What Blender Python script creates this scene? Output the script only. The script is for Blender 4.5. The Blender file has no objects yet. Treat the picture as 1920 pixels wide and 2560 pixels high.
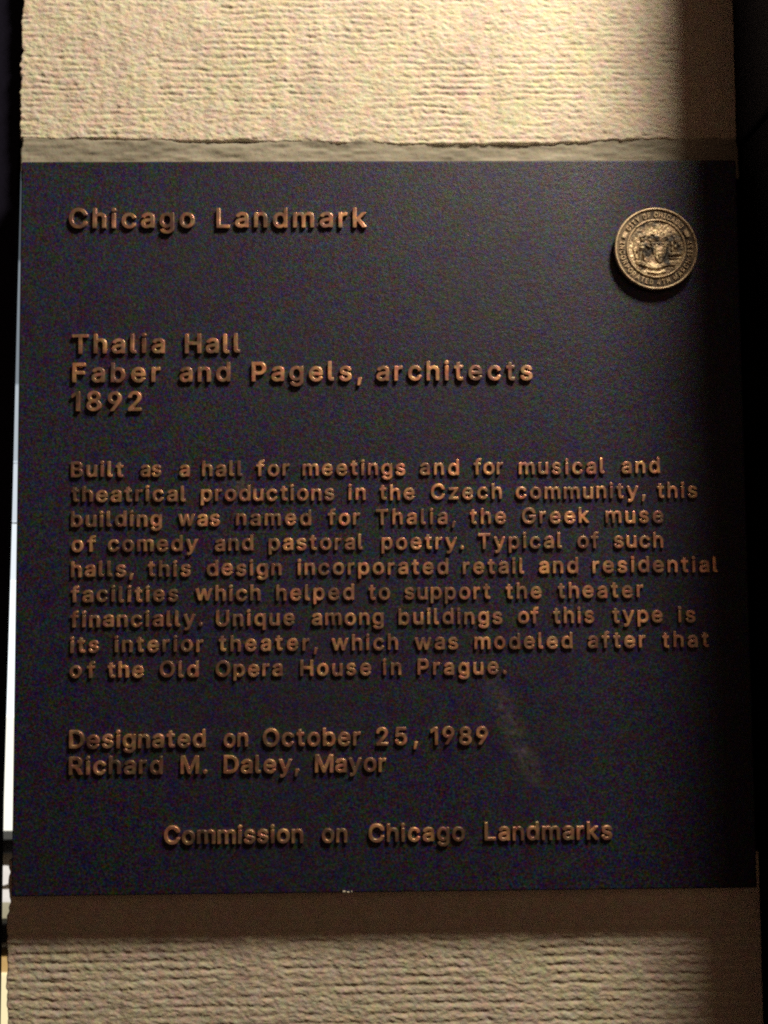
import bpy, bmesh, math, random
import numpy as np
from mathutils import Vector, Matrix

scene = bpy.context.scene
COL = scene.collection
rad = math.radians

# ------------------------------------------------------------------ camera
YAW, PITCH, ROLL = 0.0118, 0.0522, -0.00764
cam_d = bpy.data.cameras.new('camera')
cam_d.sensor_fit = 'VERTICAL'
cam_d.sensor_height = 32.0
cam_d.lens = 2200.0 / 2560.0 * 32.0
cam_d.clip_start = 0.01
cam_d.clip_end = 100.0
cam_d.dof.use_dof = True
cam_d.dof.focus_distance = 0.605
cam_d.dof.aperture_fstop = 14.0
cam = bpy.data.objects.new('camera', cam_d)
COL.objects.link(cam)
fw = Vector((math.sin(YAW) * math.cos(PITCH), math.cos(YAW) * math.cos(PITCH), math.sin(PITCH)))
rt = Vector((math.cos(YAW), -math.sin(YAW), 0.0))
up = rt.cross(fw)
r2 = math.cos(ROLL) * rt + math.sin(ROLL) * up
u2 = -math.sin(ROLL) * rt + math.cos(ROLL) * up
m = Matrix((r2, u2, -fw)).transposed().to_4x4()
m.translation = Vector((0.0, -0.6, 0.0))
cam.matrix_world = m
scene.camera = cam

# ------------------------------------------------------------------ night sky
world = bpy.data.worlds.new('World')
scene.world = world
world.use_nodes = True
wn = world.node_tree
bg = wn.nodes['Background']
sky = wn.nodes.new('ShaderNodeTexSky')
sky.sky_type = 'NISHITA'
sky.sun_disc = False
sky.sun_elevation = rad(-5.0)
sky.sun_rotation = rad(200.0)
wn.links.new(sky.outputs['Color'], bg.inputs['Color'])
bg.inputs['Strength'].default_value = 0.15

# ------------------------------------------------------------------ lamps
def point_lamp(name, loc, power, colour, radius):
    d = bpy.data.lights.new(name, 'POINT')
    d.energy = power
    d.color = colour
    d.shadow_soft_size = radius
    o = bpy.data.objects.new(name, d)
    o.location = loc
    COL.objects.link(o)
    return o

def area_lamp(name, loc, target, sx, sy, power, colour):
    d = bpy.data.lights.new(name, 'AREA')
    d.shape = 'RECTANGLE'
    d.size, d.size_y = sx, sy
    d.energy = power
    d.color = colour
    o = bpy.data.objects.new(name, d)
    o.location = loc
    v = Vector(target) - Vector(loc)
    o.rotation_euler = v.to_track_quat('-Z', 'Y').to_euler()
    COL.objects.link(o)
    return o

# the porch lamp up on the right, and the dim warm glow of the street behind the viewer
point_lamp('porch_lamp', (0.47, -0.51, 1.03), 110.0, (1.0, 0.86, 0.66), 0.115)
area_lamp('street_glow', (0.42, -2.3, 0.50), (0.42, 0.0, 0.50), 1.85, 1.7, 5.2, (1.0, 0.56, 0.36))

scene.view_settings.view_transform = 'Standard'
scene.view_settings.look = 'None'
scene.view_settings.exposure = 0.0
scene.view_settings.gamma = 1.0
scene.cycles.use_denoising = False
scene.cycles.pixel_filter_type = 'BLACKMAN_HARRIS'
scene.cycles.filter_width = 2.2
scene.cycles.max_bounces = 5

# ------------------------------------------------------------------ helpers
def tag(o, label=None, cat=None, group=None, kind=None):
    if label: o['label'] = label
    if cat: o['category'] = cat
    if group: o['group'] = group
    if kind: o['kind'] = kind
    return o

def empty(name, loc=(0, 0, 0), parent=None):
    o = bpy.data.objects.new(name, None)
    COL.objects.link(o)
    o.location = loc
    o.empty_display_size = 0.01
    if parent: o.parent = parent
    return o

def link_mesh(name, me, mat, parent=None, smooth=False):
    if mat is not None and not me.materials:
        me.materials.append(mat)
    if smooth:
        me.polygons.foreach_set('use_smooth', [True] * len(me.polygons))
    o = bpy.data.objects.new(name, me)
    COL.objects.link(o)
    if parent: o.parent = parent
    return o

def mesh_from(verts, faces):
    me = bpy.data.meshes.new('mesh')
    me.from_pydata([tuple(v) for v in verts], [], faces)
    me.update()
    return me

def box_mesh(x0, x1, y0, y1, z0, z1, bevel=0.0, seg=2):
    bm = bmesh.new()
    vs = [bm.verts.new((x, y, z)) for x in (x0, x1) for y in (y0, y1) for z in (z0, z1)]
    for f in ((0, 1, 3, 2), (4, 6, 7, 5), (0, 4, 5, 1), (2, 3, 7, 6), (0, 2, 6, 4), (1, 5, 7, 3)):
        bm.faces.new([vs[i] for i in f])
    bmesh.ops.recalc_face_normals(bm, faces=bm.faces)
    if bevel:
        bmesh.ops.bevel(bm, geom=list(bm.edges), offset=bevel, segments=seg, affect='EDGES', profile=0.5)
    me = bpy.data.meshes.new('mesh')
    bm.to_mesh(me); bm.free()
    return me

def prism_mesh(poly, y0, y1):
    """front outline (x, z) extruded from y0 (front) to y1 (back)"""
    n = len(poly)
    v = [(x, y0, z) for x, z in poly] + [(x, y1, z) for x, z in poly]
    f = [tuple(range(n)), tuple(range(2 * n - 1, n - 1, -1))]
    f += [(i, n + i, n + (i + 1) % n, (i + 1) % n) for i in range(n)]
    me = mesh_from(v, f)
    bm = bmesh.new(); bm.from_mesh(me)
    bmesh.ops.recalc_face_normals(bm, faces=bm.faces)
    bm.to_mesh(me); bm.free()
    return me

def vnoise(x, y, seed):
    """smooth value noise in -1..1 on numpy arrays"""
    rs = np.random.RandomState(seed)
    tab = rs.rand(256, 256) * 2 - 1
    xi = np.floor(x).astype(int); yi = np.floor(y).astype(int)
    fx = x - xi; fy = y - yi
    fx = fx * fx * fx * (fx * (fx * 6 - 15) + 10); fy = fy * fy * fy * (fy * (fy * 6 - 15) + 10)
    a = tab[xi % 256, yi % 256]; b = tab[(xi + 1) % 256, yi % 256]
    c = tab[xi % 256, (yi + 1) % 256]; d = tab[(xi + 1) % 256, (yi + 1) % 256]
    return (a * (1 - fx) + b * fx) * (1 - fy) + (c * (1 - fx) + d * fx) * fy

def grid_mesh(X, Y, Z):
    """X, Y, Z: arrays (rows, cols); rows go up, cols go right"""
    r, c = X.shape
    verts = np.stack([X, Y, Z], -1).reshape(-1, 3)
    idx = np.arange(r * c).reshape(r, c)
    q = np.stack([idx[:-1, :-1], idx[:-1, 1:], idx[1:, 1:], idx[1:, :-1]], -1).reshape(-1, 4)
    me = bpy.data.meshes.new('mesh')
    me.vertices.add(len(verts)); me.vertices.foreach_set('co', verts.ravel())
    me.loops.add(q.size); me.loops.foreach_set('vertex_index', q.ravel())
    me.polygons.add(len(q))
    me.polygons.foreach_set('loop_start', np.arange(0, q.size, 4))
    me.polygons.foreach_set('loop_total', np.full(len(q), 4))
    me.update(); me.validate()
    me.polygons.foreach_set('use_smooth', np.ones(len(q), bool))
    return me

# ------------------------------------------------------------------ materials
class NT:
    def __init__(self, name):
        self.m = bpy.data.materials.new(name)
        self.m.use_nodes = True
        self.t = self.m.node_tree
        self.b = self.t.nodes['Principled BSDF']
        self.geo = self.t.nodes.new('ShaderNodeNewGeometry')
        self.pos = self.geo.outputs['Position']
    def node(self, kind, **kw):
        n = self.t.nodes.new(kind)
        for k, v in kw.items(): setattr(n, k, v)
        return n
    def link(self, a, b): self.t.links.new(a, b)
    def mapped(self, scale=(1, 1, 1), rot=(0, 0, 0), loc=(0, 0, 0)):
        n = self.node('ShaderNodeMapping')
        n.inputs['Scale'].default_value = scale
        n.inputs['Rotation'].default_value = rot
        n.inputs['Location'].default_value = loc
        self.link(self.pos, n.inputs['Vector'])
        return n.outputs['Vector']
    def noise(self, scale, detail=3, rough=0.55, vec=None, colour=False, sat=1.0, val=1.0):
        n = self.node('ShaderNodeTexNoise')
        n.inputs['Scale'].default_value = scale
        n.inputs['Detail'].default_value = detail
        n.inputs['Roughness'].default_value = rough
        self.link(vec or self.pos, n.inputs['Vector'])
        if colour:
            s = self.node('ShaderNodeHueSaturation'); s.inputs['Saturation'].default_value = sat; s.inputs['Value'].default_value = val
            self.link(n.outputs['Color'], s.inputs['Color'])
            return s.outputs['Color']
        return n.outputs['Fac']
    def ramp(self, fac, stops):
        n = self.node('ShaderNodeValToRGB')
        e = n.color_ramp.elements
        while len(e) < len(stops): e.new(0.5)
        for i, (p, c) in enumerate(stops):
            e[i].position = p
            e[i].color = (c, c, c, 1) if isinstance(c, (int, float)) else (*c, 1)
        self.link(fac, n.inputs['Fac'])
        return n.outputs['Color']
    def mix(self, a, b, fac, mode='MIX'):
        n = self.node('ShaderNodeMix', data_type='RGBA', blend_type=mode)
        for s, v in ((n.inputs['Factor'], fac), (n.inputs['A'], a), (n.inputs['B'], b)):
            if isinstance(v, (int, float)): s.default_value = v
            elif isinstance(v, tuple): s.default_value = (*v, 1)
            else: self.link(v, s)
        return n.outputs['Result']
    def math(self, op, a, b=None, c=None, clamp=False):
        n = self.node('ShaderNodeMath', operation=op, use_clamp=clamp)
        for i, v in enumerate((a, b, c)):
            if v is None: continue
            if isinstance(v, (int, float)): n.inputs[i].default_value = v
            else: self.link(v, n.inputs[i])
        return n.outputs[0]
    def bump(self, h, dist, strength=1.0):
        n = self.node('ShaderNodeBump')
        n.inputs['Distance'].default_value = dist
        n.inputs['Strength'].default_value = strength
        self.link(h, n.inputs['Height'])
        self.link(n.outputs['Normal'], self.b.inputs['Normal'])
    def set(self, **kw):
        for k, v in kw.items():
            s = self.b.inputs[{'color': 'Base Color', 'rough': 'Roughness', 'metal': 'Metallic', 'spec': 'Specular IOR Level'}[k]]
            if isinstance(v, (int, float)): s.default_value = v
            elif isinstance(v, tuple): s.default_value = (*v, 1)
            else: self.link(v, s)
        return self.m

# pale limestone: warm buff with faint pink and yellow-green mottling and grit
t = NT('limestone')
speck = t.noise(420, 2, 0.6, colour=True)
mott = t.ramp(t.noise(26, 4), [(0.35, (0.50, 0.44, 0.36)), (0.5, (0.56, 0.50, 0.40)), (0.65, (0.52, 0.475, 0.36))])
c = t.mix(mott, speck, 0.30, 'OVERLAY')
c = t.mix(c, t.noise(110, 2, 0.6, colour=True), 0.2, 'OVERLAY')
c = t.mix(c, (0.30, 0.26, 0.19), t.ramp(t.noise(9, 5, 0.65), [(0.55, 0.0), (0.8, 0.5)]))
t.bump(t.noise(900, 3, 0.7), 0.0005, 0.9)
STONE = t.set(color=c, rough=0.92, spec=0.2)

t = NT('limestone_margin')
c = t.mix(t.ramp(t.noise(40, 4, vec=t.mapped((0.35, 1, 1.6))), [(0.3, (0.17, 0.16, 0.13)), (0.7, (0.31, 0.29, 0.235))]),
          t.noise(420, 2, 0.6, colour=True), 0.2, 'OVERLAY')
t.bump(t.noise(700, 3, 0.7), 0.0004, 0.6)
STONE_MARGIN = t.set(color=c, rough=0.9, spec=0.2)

t = NT('sealant')
t.bump(t.noise(300, 3), 0.0004, 0.6)
SEALANT = t.set(color=t.ramp(t.noise(60, 3), [(0.3, (0.45, 0.42, 0.34)), (0.7, (0.66, 0.62, 0.50))]), rough=0.7)

# painted cast metal ground of the plaque, sandy, with dusty smears
t = NT('dark_enamel')
sep = t.node('ShaderNodeSeparateXYZ'); t.link(t.pos, sep.inputs[0])
X, Z = sep.outputs['X'], sep.outputs['Z']
base = t.mix((0.0205, 0.0195, 0.040), t.noise(460, 2, 0.7, colour=True, sat=3.2, val=2.5), 1.0, 'MULTIPLY')
base = t.mix(base, t.noise(110, 2, 0.7, vec=t.mapped(loc=(3, 5, 1)), colour=True, sat=2.4, val=2.0), 0.6, 'MULTIPLY')
lum = t.ramp(t.noise(620, 2, 0.8), [(0.36, 0.2), (0.64, 2.2)])
base = t.mix(base, lum, 0.8, 'MULTIPLY')
base = t.mix(base, (0.10, 0.095, 0.10), t.ramp(t.noise(700, 1, 0.5, vec=t.mapped(loc=(7, 2, 3))), [(0.66, 0.0), (0.76, 0.35)]))
base = t.mix(base, (0.018, 0.017, 0.027), t.ramp(t.noise(7, 4, 0.6), [(0.4, 0.0), (0.7, 0.35)]))
def smear(x0, z0, x1, z1, w):
    dx, dz = x1 - x0, z1 - z0
    L = math.hypot(dx, dz); ux, uz = dx / L, dz / L
    px = t.math('SUBTRACT', X, x0); pz = t.math('SUBTRACT', Z, z0)
    u = t.math('DIVIDE', t.math('ADD', t.math('MULTIPLY', px, ux), t.math('MULTIPLY', pz, uz)), L)
    v = t.math('ABSOLUTE', t.math('ADD', t.math('MULTIPLY', px, -uz), t.math('MULTIPLY', pz, ux)))
    du = t.math('MULTIPLY', t.math('ABSOLUTE', t.math('SUBTRACT', u, 0.5)), 2.0)
    a = t.math('SUBTRACT', 1.0, t.math('DIVIDE', v, w), clamp=True)
    b = t.math('MULTIPLY', t.math('SUBTRACT', 1.0, du, clamp=True), 2.0, clamp=True)
    return t.math('MULTIPLY', a, b)
dn = t.ramp(t.noise(150, 5, 0.8), [(0.42, 0.0), (0.62, 1.0)])
sm = t.math('ADD', smear(0.074, -0.072, 0.112, -0.160, 0.010), smear(-0.100, 0.058, -0.082, 0.040, 0.010), clamp=True)
sm = t.math('MULTIPLY', sm, dn)
base = t.mix(base, (0.34, 0.30, 0.24), t.math('MULTIPLY', sm, 0.20))
rg = t.ramp(t.noise(12, 4), [(0.3, 0.40), (0.7, 0.52)])
t.bump(t.math('ADD', t.noise(1150, 3, 0.6), t.math('MULTIPLY', t.noise(330, 2), 0.8)), 0.0006, 0.7)
ENAMEL = t.set(color=base, rough=rg, spec=0.22)

# bare bronze of the raised letters, unevenly tarnished
t = NT('tarnished_bronze')
c = t.ramp(t.noise(48, 3, 0.7), [(0.36, (0.20, 0.122, 0.095)), (0.5, (0.40, 0.23, 0.15)), (0.63, (0.76, 0.43, 0.245))])
c = t.mix(c, t.noise(300, 2, 0.6, colour=True, sat=1.6), 0.4, 'OVERLAY')
rg = t.ramp(t.noise(110, 3), [(0.3, 0.32), (0.7, 0.46)])
h = t.math('ADD', t.noise(160, 1), t.math('MULTIPLY', t.noise(900, 2), 0.12))
t.bump(h, 0.0008, 0.25)
BRONZE = t.set(color=c, rough=rg, metal=0.75)

t = NT('seal_brass')
c = t.ramp(t.noise(150, 4, 0.65), [(0.3, (0.18, 0.135, 0.08)), (0.48, (0.46, 0.35, 0.22)), (0.7, (0.62, 0.49, 0.33))])
c = t.mix(c, t.noise(500, 2, 0.6, colour=True), 0.25, 'OVERLAY')
t.bump(t.noise(900, 3), 0.0004, 0.6)
BRASS = t.set(color=c, rough=0.5, metal=0.45)

t = NT('seal_recess')
c = t.ramp(t.noise(120, 4, 0.65), [(0.38, (0.03, 0.020, 0.014)), (0.62, (0.16, 0.115, 0.065))])
t.bump(t.noise(700, 3), 0.0004, 0.6)
RECESS = t.set(color=c, rough=0.6, metal=0.3)

t = NT('black_paint')
t.bump(t.noise(300, 3), 0.0003, 0.5)
BLACK = t.set(color=t.mix((0.002, 0.002, 0.006), (0.006, 0.005, 0.016), t.noise(300, 3)), rough=0.7, spec=0.12)

def emitter(name, colour, strength):
    t = NT(name)
    t.b.inputs['Emission Color'].default_value = (*colour, 1)
    t.b.inputs['Emission Strength'].default_value = strength
    return t.set(color=(0.3, 0.3, 0.3), rough=0.5)
def plain(name, colour, rough=0.7):
    t = NT(name)
    n = t.noise(40, 3)
    return t.set(color=t.mix(colour, tuple(v * 0.6 for v in colour), n), rough=rough)

# ------------------------------------------------------------------ stone pier behind the plaque
pier = tag(empty('stone_pier', (0.008, 0.02, -0.42)), 'pale limestone pier with rough horizontal tooling, carrying the dark plaque', 'pier')
inv = Matrix.Translation(-Vector(pier.location))
def pier_part(name, me, mat):
    o = link_mesh(name, me, mat, pier)
    o.matrix_parent_inverse = Matrix.Identity(4)
    o.location = -Vector(pier.location)
    return o

PX0, PX1 = -0.2517, 0.2655
YS = 0.018                      # front of the tooled stone; the plaque's face is at y = 0

def tooled_block(z_low, z_high, low_edge, pitch, amp, seed, warp, cont, brk, fade=9.0):
    cols, rows = 800, int((z_high - z_low) / 0.00062)
    u = np.linspace(0, 1, cols)[None, :]; v = np.linspace(0, 1, rows)[:, None]
    zb = low_edge(PX0 + (PX1 - PX0) * u)
    Z = zb + (z_high - zb) * v
    left = PX0 + 0.0012 * vnoise(Z * 90, Z * 0 + 3.3, seed + 9) + 0.0008 * vnoise(Z * 300, Z * 0 + 3.3, seed + 10)
    X = left + (PX1 - left) * u
    w = warp * (0.9 * vnoise(X * 28, Z * 40, seed) + 0.6 * vnoise(X * 75, Z * 90, seed + 1)) + brk * warp * vnoise(X * 170, Z * 150, seed + 2)
    ph = (Z + w * 0.001) / pitch * 2 * math.pi
    g = (0.5 + 0.5 * np.cos(ph)) ** 1.6
    am = np.clip(0.55 + 0.75 * vnoise(X * 22, Z * 26, seed + 3) + 0.8 * vnoise(X * 95, Z * 260, seed + 4) + cont, 0.05, 1.5)
    h = -amp * g * am * np.clip((fade - Z) / 0.02, 0.12, 1.0)
    h = h + 0.00020 * vnoise(X * 60, Z * 60, seed + 5) + 0.00034 * vnoise(X * 80, Z * 12, seed + 12) + 0.00018 * vnoise(X * 210, Z * 30, seed + 13) + 0.00026 * vnoise(X * 260 + Z * 180, Z * 420 - X * 60, seed + 6)
    h = h + 0.00022 * vnoise(X * 520 + Z * 300, Z * 800, seed + 7) + 0.0006 * vnoise(X * 9, Z * 9, seed + 8)
    # arrises worn round at the edges
    d = np.minimum(np.minimum(X - left, PX1 - X), (Z - zb))
    r = 0.0016
    k = np.clip(1 - d / r, 0, 1)
    h = h - r * (1 - np.sqrt(np.clip(1 - k * k, 0, 1)))
    Y = YS - h
    # close the sides by one extra ring running back
    def ring(A, axis0, axis1): return A
    X = np.concatenate([X[:1], X], 0); Z = np.concatenate([Z[:1], Z], 0); Y = np.concatenate([np.full_like(Y[:1], 0.032), Y], 0)
    X = np.concatenate([X[:, :1], X, X[:, -1:]], 1); Z = np.concatenate([Z[:, :1], Z, Z[:, -1:]], 1)
    Y = np.concatenate([np.full_like(Y[:, :1], 0.32), Y, np.full_like(Y[:, :1], 0.32)], 1)
    return grid_mesh(X, Y, Z)

mx = np.array([-0.30, -0.2517, -0.1227, 0.0, 0.0093, 0.107, 0.2057, 0.27])
mz = np.array([0.3022, 0.3022, 0.2999, 0.2984, 0.2978, 0.2970, 0.3004, 0.3004])
def upper_edge(x):
    b = np.interp(x, mx, mz)
    return b + 0.0007 * vnoise(x * 40, x * 0 + 1.1, 5) + 0.0005 * vnoise(x * 160, x * 0 + 1.1, 6)
def lower_edge(x): return x * 0 - 0.60
pier_part('stone_block', tooled_block(0.30, 0.50, upper_edge, 0.0047, 0.00043, 11, 1.0, 0.0, 0.6), STONE)
# lower stone: its tooled field starts under a smooth margin
def lower_top_block():
    z_high, z_low = -0.2050, -0.43
    return tooled_block(z_low, z_high, lambda x: x * 0 + z_low, 0.0061, 0.00040, 47, 0.7, 0.28, 0.22, -0.238)
pier_part('stone_block', lower_top_block(), STONE)

def margin_mesh(z0, z1, seed, y):
    cols, rows = 420, max(12, int((z1 - z0) / 0.0009))
    u = np.linspace(0, 1, cols)[None, :]; v = np.linspace(0, 1, rows)[:, None]
    Z = z0 + (z1 - z0) * v + 0 * u
    left = PX0 + 0.0012 + 0.0016 * vnoise(Z * 120, Z * 0 + 8.8, seed)
    X = left + (PX1 - left) * u
    Y = y - 0.0006 * vnoise(X * 30, Z * 160, seed + 1) - 0.0005 * vnoise(X * 110, Z * 420, seed + 2) - 0.0002 * vnoise(X * 500, Z * 700, seed + 3)
    X = np.concatenate([X[:, :1], X, X[:, -1:]], 1); Z = np.concatenate([Z[:, :1], Z, Z[:, -1:]], 1)
    Y = np.concatenate([np.full_like(Y[:, :1], 0.32), Y, np.full_like(Y[:, :1], 0.32)], 1)
    return grid_mesh(X, Y, Z)
pier_part('stone_block', box_mesh(PX0 + 0.001, PX1, 0.0185, 0.32, 0.503, 1.40, 0.002), STONE)
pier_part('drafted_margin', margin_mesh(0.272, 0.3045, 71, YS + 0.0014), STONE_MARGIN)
pier_part('stone_core', box_mesh(PX0 + 0.003, PX1 - 0.003, 0.0225, 0.31, -0.428, 1.398), STONE)

# thin pale sealant bead along the top of the plaque
def bead():
    n = 300
    xs = np.linspace(-0.2425, 0.252, n)
    prof = [(0.0195, 0.2750), (0.0150, 0.2788), (0.0128, 0.2795), (0.0108, 0.2785), (0.0100, 0.2772), (0.0100, 0.2758)]
    X = np.repeat(xs[None, :], len(prof), 0)
    wob = 0.0006 * vnoise(xs * 60, xs * 0, 91) + 0.0008 * np.clip(vnoise(xs * 22, xs * 0 + 4, 92), 0, 1)
    Y = np.array([p[0] for p in prof])[:, None] - 0 * X
    Z = np.array([p[1] for p in prof])[:, None] + wob[None, :] * np.array([0, 1, 1, 1, 0.7, 0])[:, None]
    return grid_mesh(X[::-1], Y[::-1], Z[::-1])
pier_part('sealant_bead', bead(), SEALANT)

# ------------------------------------------------------------------ dark jamb on the right
jamb = tag(empty('door_jamb', (0.30, -0.03, -0.42)), 'black painted door jamb standing out along the right side of the stone pier', 'door jamb')
def jpart(name, me, mat=BLACK):
    o = link_mesh(name, me, mat, jamb); o.location = -Vector(jamb.location); return o
jpart('jamb_post', box_mesh(0.2672, 0.40, -0.132, 0.30, -0.43, 0.2945, 0.0015))
jpart('jamb_head', box_mesh(0.2640, 0.41, -0.132, 0.30, 0.2950, 1.40, 0.003))

# dark post on the left; a thin gap is left open between it and the pier
post = tag(prism_mesh([(-0.264, -0.43), (-0.2640, -0.1691), (-0.2613, 0.0351), (-0.2600, 0.300), (-0.2570, 0.318), (-0.2535, 0.330), (-0.2535, 0.50), (-0.34, 0.50), (-0.34, -0.43)], 0.022, 0.034) and
           link_mesh('door_post', prism_mesh([(-0.2632, -0.43), (-0.2632, -0.1691), (-0.2602, 0.0351), (-0.2588, 0.180), (-0.2577, 0.285), (-0.2574, 0.302), (-0.2545, 0.312), (-0.2520, 0.33), (-0.2520, 1.40), (-0.34, 1.40), (-0.34, -0.43)], 0.030, 0.036), BLACK),
           'black door post left of the pier, a thin bright gap between them', 'door post')

# ------------------------------------------------------------------ lit shopfront seen through the gap
shop = tag(empty('lit_shopfront', (-0.95, 1.7, -1.4)), 'brightly lit shopfront seen as a sliver through the gap left of the pier', 'shopfront')
def spart(name, x0, x1, y0, y1, z0, z1, mat, bevel=0.004):
    o = link_mesh(name, box_mesh(x0, x1, y0, y1, z0, z1, bevel), mat, shop); o.location = -Vector(shop.location); return o
E1 = emitter('lit_pane_cool', (0.92, 0.98, 1.0), 1.25)
E2 = emitter('lit_pane_warm', (1.0, 0.97, 0.84), 1.15)
E0 = emitter('dim_glow_step', (0.50, 0.62, 0.72), 0.16)  # dimmest step of the window's brightness ramp
E3 = emitter('glowing_floor', (1.0, 0.86, 0.50), 1.0)  # emission stands in for light falling on the floor
E4 = emitter('amber_glow', (1.0, 0.62, 0.22), 0.55)
E5 = emitter('globe_ledge_glow', (1.0, 0.93, 0.85), 0.8)  # glow shared by the globe lamp and the ledge
DK = plain('shop_dark', (0.03, 0.03, 0.03))
BR = plain('shop_brown', (0.16, 0.12, 0.07))
OL = emitter('beige_glow', (0.62, 0.55, 0.34), 0.55)  # beige surface made to glow in place of being lit
spart('top_glow_band', -1.6, -0.6, 1.66, 1.70, 0.78, 1.16, E0)  # pane divisions made up: stacked emission steps imitate a gradual brightening downwards
spart('upper_glow_band', -1.6, -0.6, 1.66, 1.70, 0.455, 0.775, emitter('grey_glow_step', (0.70, 0.82, 0.92), 0.30))
spart('upper_glow_band', -1.6, -0.6, 1.66, 1.70, 0.255, 0.45, emitter('pale_glow_step', (0.80, 0.90, 0.98), 0.58))
spart('main_glow_band', -1.6, -0.6, 1.66, 1.70, -0.39, -0.051, E1)
spart('main_glow_band', -1.6, -0.6, 1.66, 1.70, -0.05, 0.095, emitter('bright_glow_step', (0.88, 0.95, 1.0), 1.0))
spart('upper_glow_band', -1.6, -0.6, 1.66, 1.70, 0.10, 0.25, emitter('soft_glow_step', (0.84, 0.92, 1.0), 0.8))  # added in-between step of the same emission ramp
spart('lower_pane', -1.6, -0.6, 1.66, 1.70, -0.678, -0.395, E2)
spart('window_sill', -1.6, -0.6, 1.60, 1.70, -0.715, -0.680, DK)
spart('sill_panel', -1.6, -0.6, 1.62, 1.70, -0.808, -0.717, BR)
spart('glowing_ledge', -1.6, -0.6, 1.58, 1.70, -0.824, -0.810, E5)  # no lamp: its brightness is put in as emission, as in the strips below
spart('glowing_beige_panel', -1.6, -0.6, 1.62, 1.70, -0.878, -0.826, OL)
spart('plinth', -1.6, -0.6, 1.60, 1.70, -0.925, -0.880, DK)
spart('plinth_step', -1.6, -0.6, 1.58, 1.70, -0.952, -0.927, BR)
spart('glowing_amber_strip', -1.6, -0.6, 1.57, 1.70, -0.985, -0.954, E4)
spart('glowing_floor', -1.6, -0.6, 1.56, 1.70, -1.40, -0.987, E3)
bm = bmesh.new(); bmesh.ops.create_uvsphere(bm, u_segments=20, v_segments=12, radius=0.022)
me = bpy.data.meshes.new('mesh'); bm.to_mesh(me); bm.free()
o = link_mesh('globe_lamp', me, E5, shop, True); o.location = Vector((-0.897, 1.575, -0.757)) - Vector(shop.location)

# ------------------------------------------------------------------ the plaque
plaque = tag(empty('landmark_plaque', (0.0065, 0.009, -0.2235)),
             'square black landmark plaque with raised bronze lettering and a round city seal', 'plaque')
PO = Vector(plaque.location)
o = link_mesh('plate', box_mesh(-0.2428, 0.2558, 0.0, 0.0172, -0.2232, 0.2768, 0.0013, 3), ENAMEL, plaque); o.location = -PO

def edge_mark(x0, x1, z, th):
    """chipped bright fleck along the plate's lower edge"""
    return box_mesh(x0, x1, -0.0004, 0.0006, z, z + th, 0.0002, 1)
for x0, x1, z, th in ((-0.0225, -0.0205, -0.2226, 0.0011), (-0.0195, -0.0180, -0.2229, 0.0008), (-0.0168, -0.0160, -0.2226, 0.0009), (0.0668, 0.0674, 0.2230, 0.0005)):
    o = link_mesh('paint_chip', edge_mark(x0, x1, z, th), SEALANT, plaque); o.location = -PO

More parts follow.
